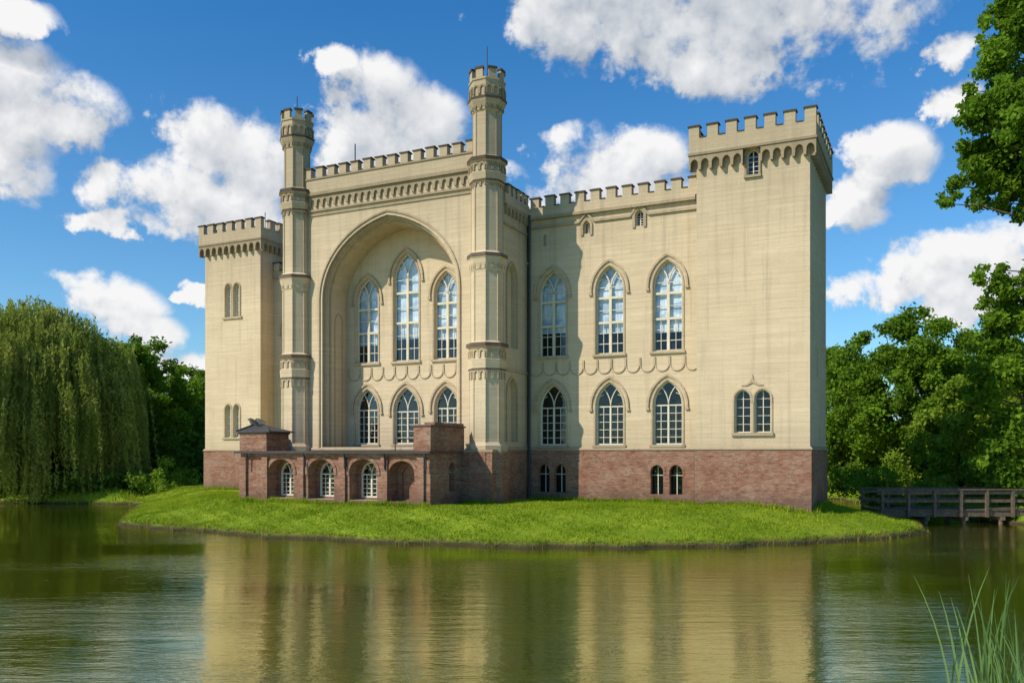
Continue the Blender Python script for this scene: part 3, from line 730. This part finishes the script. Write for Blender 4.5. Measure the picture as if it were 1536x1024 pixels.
def blades(name,x,y,h,w,mat,lean=.35):
    n=len(x); z=height(x,y)[0]
    a=rng.uniform(0,6.283,n); dx,dy=np.cos(a),np.sin(a); l=rng.normal(0,lean,n)*h; l2=rng.normal(0,lean,n)*h
    co=np.stack([np.stack([x-dx*w/2,y-dy*w/2,z-.03],-1),np.stack([x+dx*w/2,y+dy*w/2,z-.03],-1),np.stack([x+l,y+l2,z+h],-1)],1).reshape(-1,3)
    me=D.meshes.new(name); np_mesh(me,co,np.arange(3*n).reshape(n,3))
    cn=.45+.25*np.sin(x*1.7+np.sin(y*2.3)*1.5)*np.sin(y*1.9+np.sin(x*1.1)*2)+.2*np.sin(x*.45+y*.9)
    rnd_attr(me,np.repeat(np.clip(cn+rng.normal(0,.22,n),0,1),3)); me.materials.append(mat); return link(D.objects.new(name,me))
def local(x,y): return (x-X0)*math.cos(TH)-(y-Y0)*math.sin(TH),(x-X0)*math.sin(TH)+(y-Y0)*math.cos(TH)
n=420000
x=rng.uniform(-34,24,n); y=rng.uniform(37,75,n)
di=sdf(x,y,island)+wob(x,y)*.8
lu,lv=local(x,y)
ok=(di>.3)&((lv<1.0)|(lu>.0)|(lu<-45.7))&~((lu>-5.9)&(lu<0)&(lv>0))&~((lu>-31)&(lu<-16.5)&(lv>-3))&~((lu>-31.2)&(lu<-18.3)&(lv>-7.5))
x,y=x[ok],y[ok]
hh=rng.uniform(.05,.13,len(x))*(1+.5*np.sin(x*1.1+1)*np.sin(y*1.4))
blades('grass_blades',x,y,hh,.05,M['blade'],.7)
n=90000; x=rng.uniform(-27,24,n); y=rng.uniform(37,60,n); di=sdf(x,y,island)+wob(x,y)*.8; ok=(di>-.06)&(di<.4)
x,y=x[ok],y[ok]; blades('bank_grass',x,y,rng.uniform(.10,.32,len(x))*(.7+.5*np.sin(x*2.2)*np.sin(x*.7)),.04,M['dry'],.3)
n=60000; x=rng.uniform(-60,60,n); y=rng.uniform(46,80,n); di=sdf(x,y,backl)+wob(x,y); ok=(di>-.1)&(di<2.5); x,y=x[ok],y[ok]
blades('far_bank_grass',x,y,rng.uniform(.2,.6,len(x)),.07,M['blade'],.3)
wu=[];wv=[]
for a0,a1,v in((-31.5,-18.1,-7.95),(-16.2,-6.,.75),(-6.,.2,-.25),(-18.1,-16.2,-4.35),(-45.8,-40,3.6)):
    k=int((a1-a0)*260); wu.append(rng.uniform(a0,a1,k)); wv.append(v+rng.normal(0,.14,k))
k=900; wu.append(.25+rng.normal(0,.12,k)); wv.append(rng.uniform(0,7,k))
wu=np.concatenate(wu); wv=np.concatenate(wv)
x=X0+wu*math.cos(TH)+wv*math.sin(TH); y=Y0-wu*math.sin(TH)+wv*math.cos(TH)
blades('wall_foot_weeds',x,y,rng.uniform(.08,.34,len(x))*(.6+.6*np.abs(np.sin(wu*1.3+np.sin(wu*3)))),.05,M['blade'],.4)

RB=MB('reed_clump',M['reed'])
NR=105
for k in range(NR):
    x=random.gauss(5.36,.19); y=random.gauss(9.5,.4); H=random.uniform(1.3,2.75)*(1-.4*abs(x-5.2)); z=.3; w=random.uniform(.009,.018)
    a=random.uniform(0,6.28); ca,sa=math.cos(a),math.sin(a); bend=random.uniform(.05,.5); ba=random.uniform(0,6.28); n=8
    vs=[];fs=[]
    for i in range(n+1):
        t=i/n; bx_=x+math.cos(ba)*bend*t**2.3; by_=y+math.sin(ba)*bend*t**2.3; bz=z+H*(t-.12*bend*t**3); ww=w*(1-t)**.6*(.6+.8*min(1,t*3))+.001
        vs+=[(bx_-ca*ww,by_-sa*ww,bz),(bx_+ca*ww,by_+sa*ww,bz)]
    for i in range(n): fs.append((2*i,2*i+1,2*i+3,2*i+2))
    RB.add(vs,fs)
ro=RB.build(); rnd_attr(ro.data,np.repeat(rng.uniform(0,1,NR),18))

# ------------------------------------------------------------ bridge
br=empty('wooden_footbridge',(21.3,52.0,.0),math.radians(2.0))
bm=MB('deck',M['wood']); L=9.6
for i in range(48): box(bm,i*.2,i*.2+.185,-1.2,1.2,.78+random.uniform(-.008,.008),.85)
box(bm,0,L,-1.13,-.88,.42,.775); box(bm,0,L,.88,1.13,.42,.775); bm.build(br)
bm=MB('railings',M['wood'])
for s in(-1,1):
    for i in range(7): box(bm,.1+i*1.55,.27+i*1.55,s*1.28-.07,s*1.28+.07,.4,1.97)
    box(bm,-.1,L+.1,s*1.2-.05,s*1.2+.0,1.72,1.90)
    box(bm,-.15,L+.15,s*1.26-.12,s*1.26+.12,1.972,2.04)
    box(bm,-.1,L+.1,s*1.2-.045,s*1.2-.005,1.25,1.42)
bm.build(br)
bm=MB('piles',M['wood'])
for x in(2.9,5.2,7.4):
    for s in(-.95,.95): tube(bm,[(x,s,-1.6),(x,s,.4)],.14,8)
    box(bm,x-.1,x+.1,-1.25,1.25,.2,.415)
bm.build(br)

# ------------------------------------------------------------ world
w=D.worlds.new('World'); sc.world=w; w.use_nodes=True; nt=w.node_tree; nt.nodes.clear(); N=NT(nt)
sky=N.n('ShaderNodeTexSky',sky_type='NISHITA'); sky.sun_disc=False; sky.sun_elevation=SEL; sky.sun_rotation=math.radians(241.5); sky.altitude=100; sky.air_density=1.0; sky.dust_density=.25; sky.ozone_density=3.0
dirv=N.n('ShaderNodeVectorMath',operation='NORMALIZE'); nt.links.new(N.n('ShaderNodeTexCoord').outputs['Generated'],dirv.inputs[0]); dv=dirv.outputs[0]
CL=[(15,140,105,72),(112,165,85,48),(22,245,55,75),(10,10,75,22),
 (305,222,88,62),(255,292,112,52),(375,250,80,68),(185,338,75,20),(345,315,90,44),
 (565,150,80,56),(500,90,40,26),(640,185,66,46),(545,215,80,60),(600,228,100,48),
 (960,0,210,72),(1180,25,190,85),(1050,75,160,52),
 (870,245,72,46),(965,235,76,42),(920,290,135,36),
 (1335,228,66,42),(1285,308,50,56),(1425,80,50,24),(1430,150,50,22),
 (1405,400,100,44),(1490,385,95,50),(1330,438,105,22),(1480,440,115,30),
 (160,455,84,40),(205,490,66,28),(280,548,66,24),(300,433,36,11),(740,268,50,18)]
def blob(az,el):
    cur=None
    for (px,py,rx,ry) in CL:
        a=math.atan((px-CX)/F); e=math.atan((HY-py)/F*math.cos(a)); ra=rx/F*math.cos(a)**2*1.1; re=ry/F*math.cos(a)*1.12
        dx=N.m('MULTIPLY_ADD',az,1/ra,-a/ra); dy=N.m('MULTIPLY_ADD',el,1/re,-e/re)
        f=N.m('MULTIPLY_ADD',dx,dx,N.m('MULTIPLY',dy,dy))
        cur=f if cur is None else N.m('MINIMUM',cur,f)
    return N.m('SUBTRACT',1.,cur)
def field(dv,off,hi):
    v=N.vm('ADD',dv,off) if off else dv
    n=N.noise(v,10.,7 if hi else 4,.60,.2); n2=N.noise(v,30.,5 if hi else 3,.6)
    wv=N.vm('ADD',v,N.comb(N.m('MULTIPLY_ADD',n2,.06,-.03),0.,N.m('MULTIPLY_ADD',n,.08,-.04)))
    s=N.sep(wv); az=N.m('ARCTAN2',s[0],s[1]); el=N.m('ARCSINE',s[2])
    b=blob(az,el)
    t=N.m('MULTIPLY',N.m('SUBTRACT',n,.5),3.3)
    t=N.m('ADD',t,N.m('MULTIPLY',N.m('SUBTRACT',n2,.5),2.1))
    return N.m('ADD',N.m('MINIMUM',b,.8),t)
f1=field(dv,None,True); f2=field(dv,(-.013,0.,.024),False)
mask=N.rng(f1,-.14,.62,0,1,True)
lit=N.m('MULTIPLY_ADD',N.m('SUBTRACT',f1,f2),.40,.70)
lit=N.m('SUBTRACT',lit,N.rng(f1,.7,2.0,0,.18))
elv=N.sep(dv)[2]
lit=N.m('ADD',lit,N.rng(elv,.08,.46,.12,-.24))
ccol=N.mix(N.rng(lit,.05,.95),(.33,.40,.50),(1.0,1.0,1.0))
tint=N.mix(N.rng(elv,0.,.46),(.82,1.06,1.12),(.28,.88,1.26))
scol=N.mix(1.0,sky.outputs[0],tint,'MULTIPLY')
b1=N.n('ShaderNodeBackground'); N.set(b1,0,scol); N.set(b1,1,.125)
b2=N.n('ShaderNodeBackground'); N.set(b2,0,ccol); N.set(b2,1,.93)
mx=N.n('ShaderNodeMixShader'); N.set(mx,0,mask); nt.links.new(b1.outputs[0],mx.inputs[1]); nt.links.new(b2.outputs[0],mx.inputs[2])
o=N.n('ShaderNodeOutputWorld'); nt.links.new(mx.outputs[0],o.inputs[0])

sl=D.lights.new('sun','SUN'); sl.energy=4.7; sl.angle=math.radians(.5); sl.color=(1.,.92,.80)
so=link(D.objects.new('sun',sl)); tv=Vector((-SUN.x*math.cos(SEL),-SUN.y*math.cos(SEL),-math.sin(SEL))); so.rotation_euler=tv.to_track_quat('-Z','Y').to_euler(); so.location=(-40,-20,50)
cam=D.cameras.new('camera'); co=link(D.objects.new('camera',cam)); co.location=(0,0,CAMZ); co.rotation_euler=(math.radians(90),0,0)
cam.sensor_width=36; cam.lens=36*F/1536; cam.shift_y=(HY-512)/1536; cam.clip_end=6000; cam.clip_start=.1
sc.camera=co
sc.view_settings.view_transform='Standard'; sc.view_settings.look='None'; sc.view_settings.exposure=0
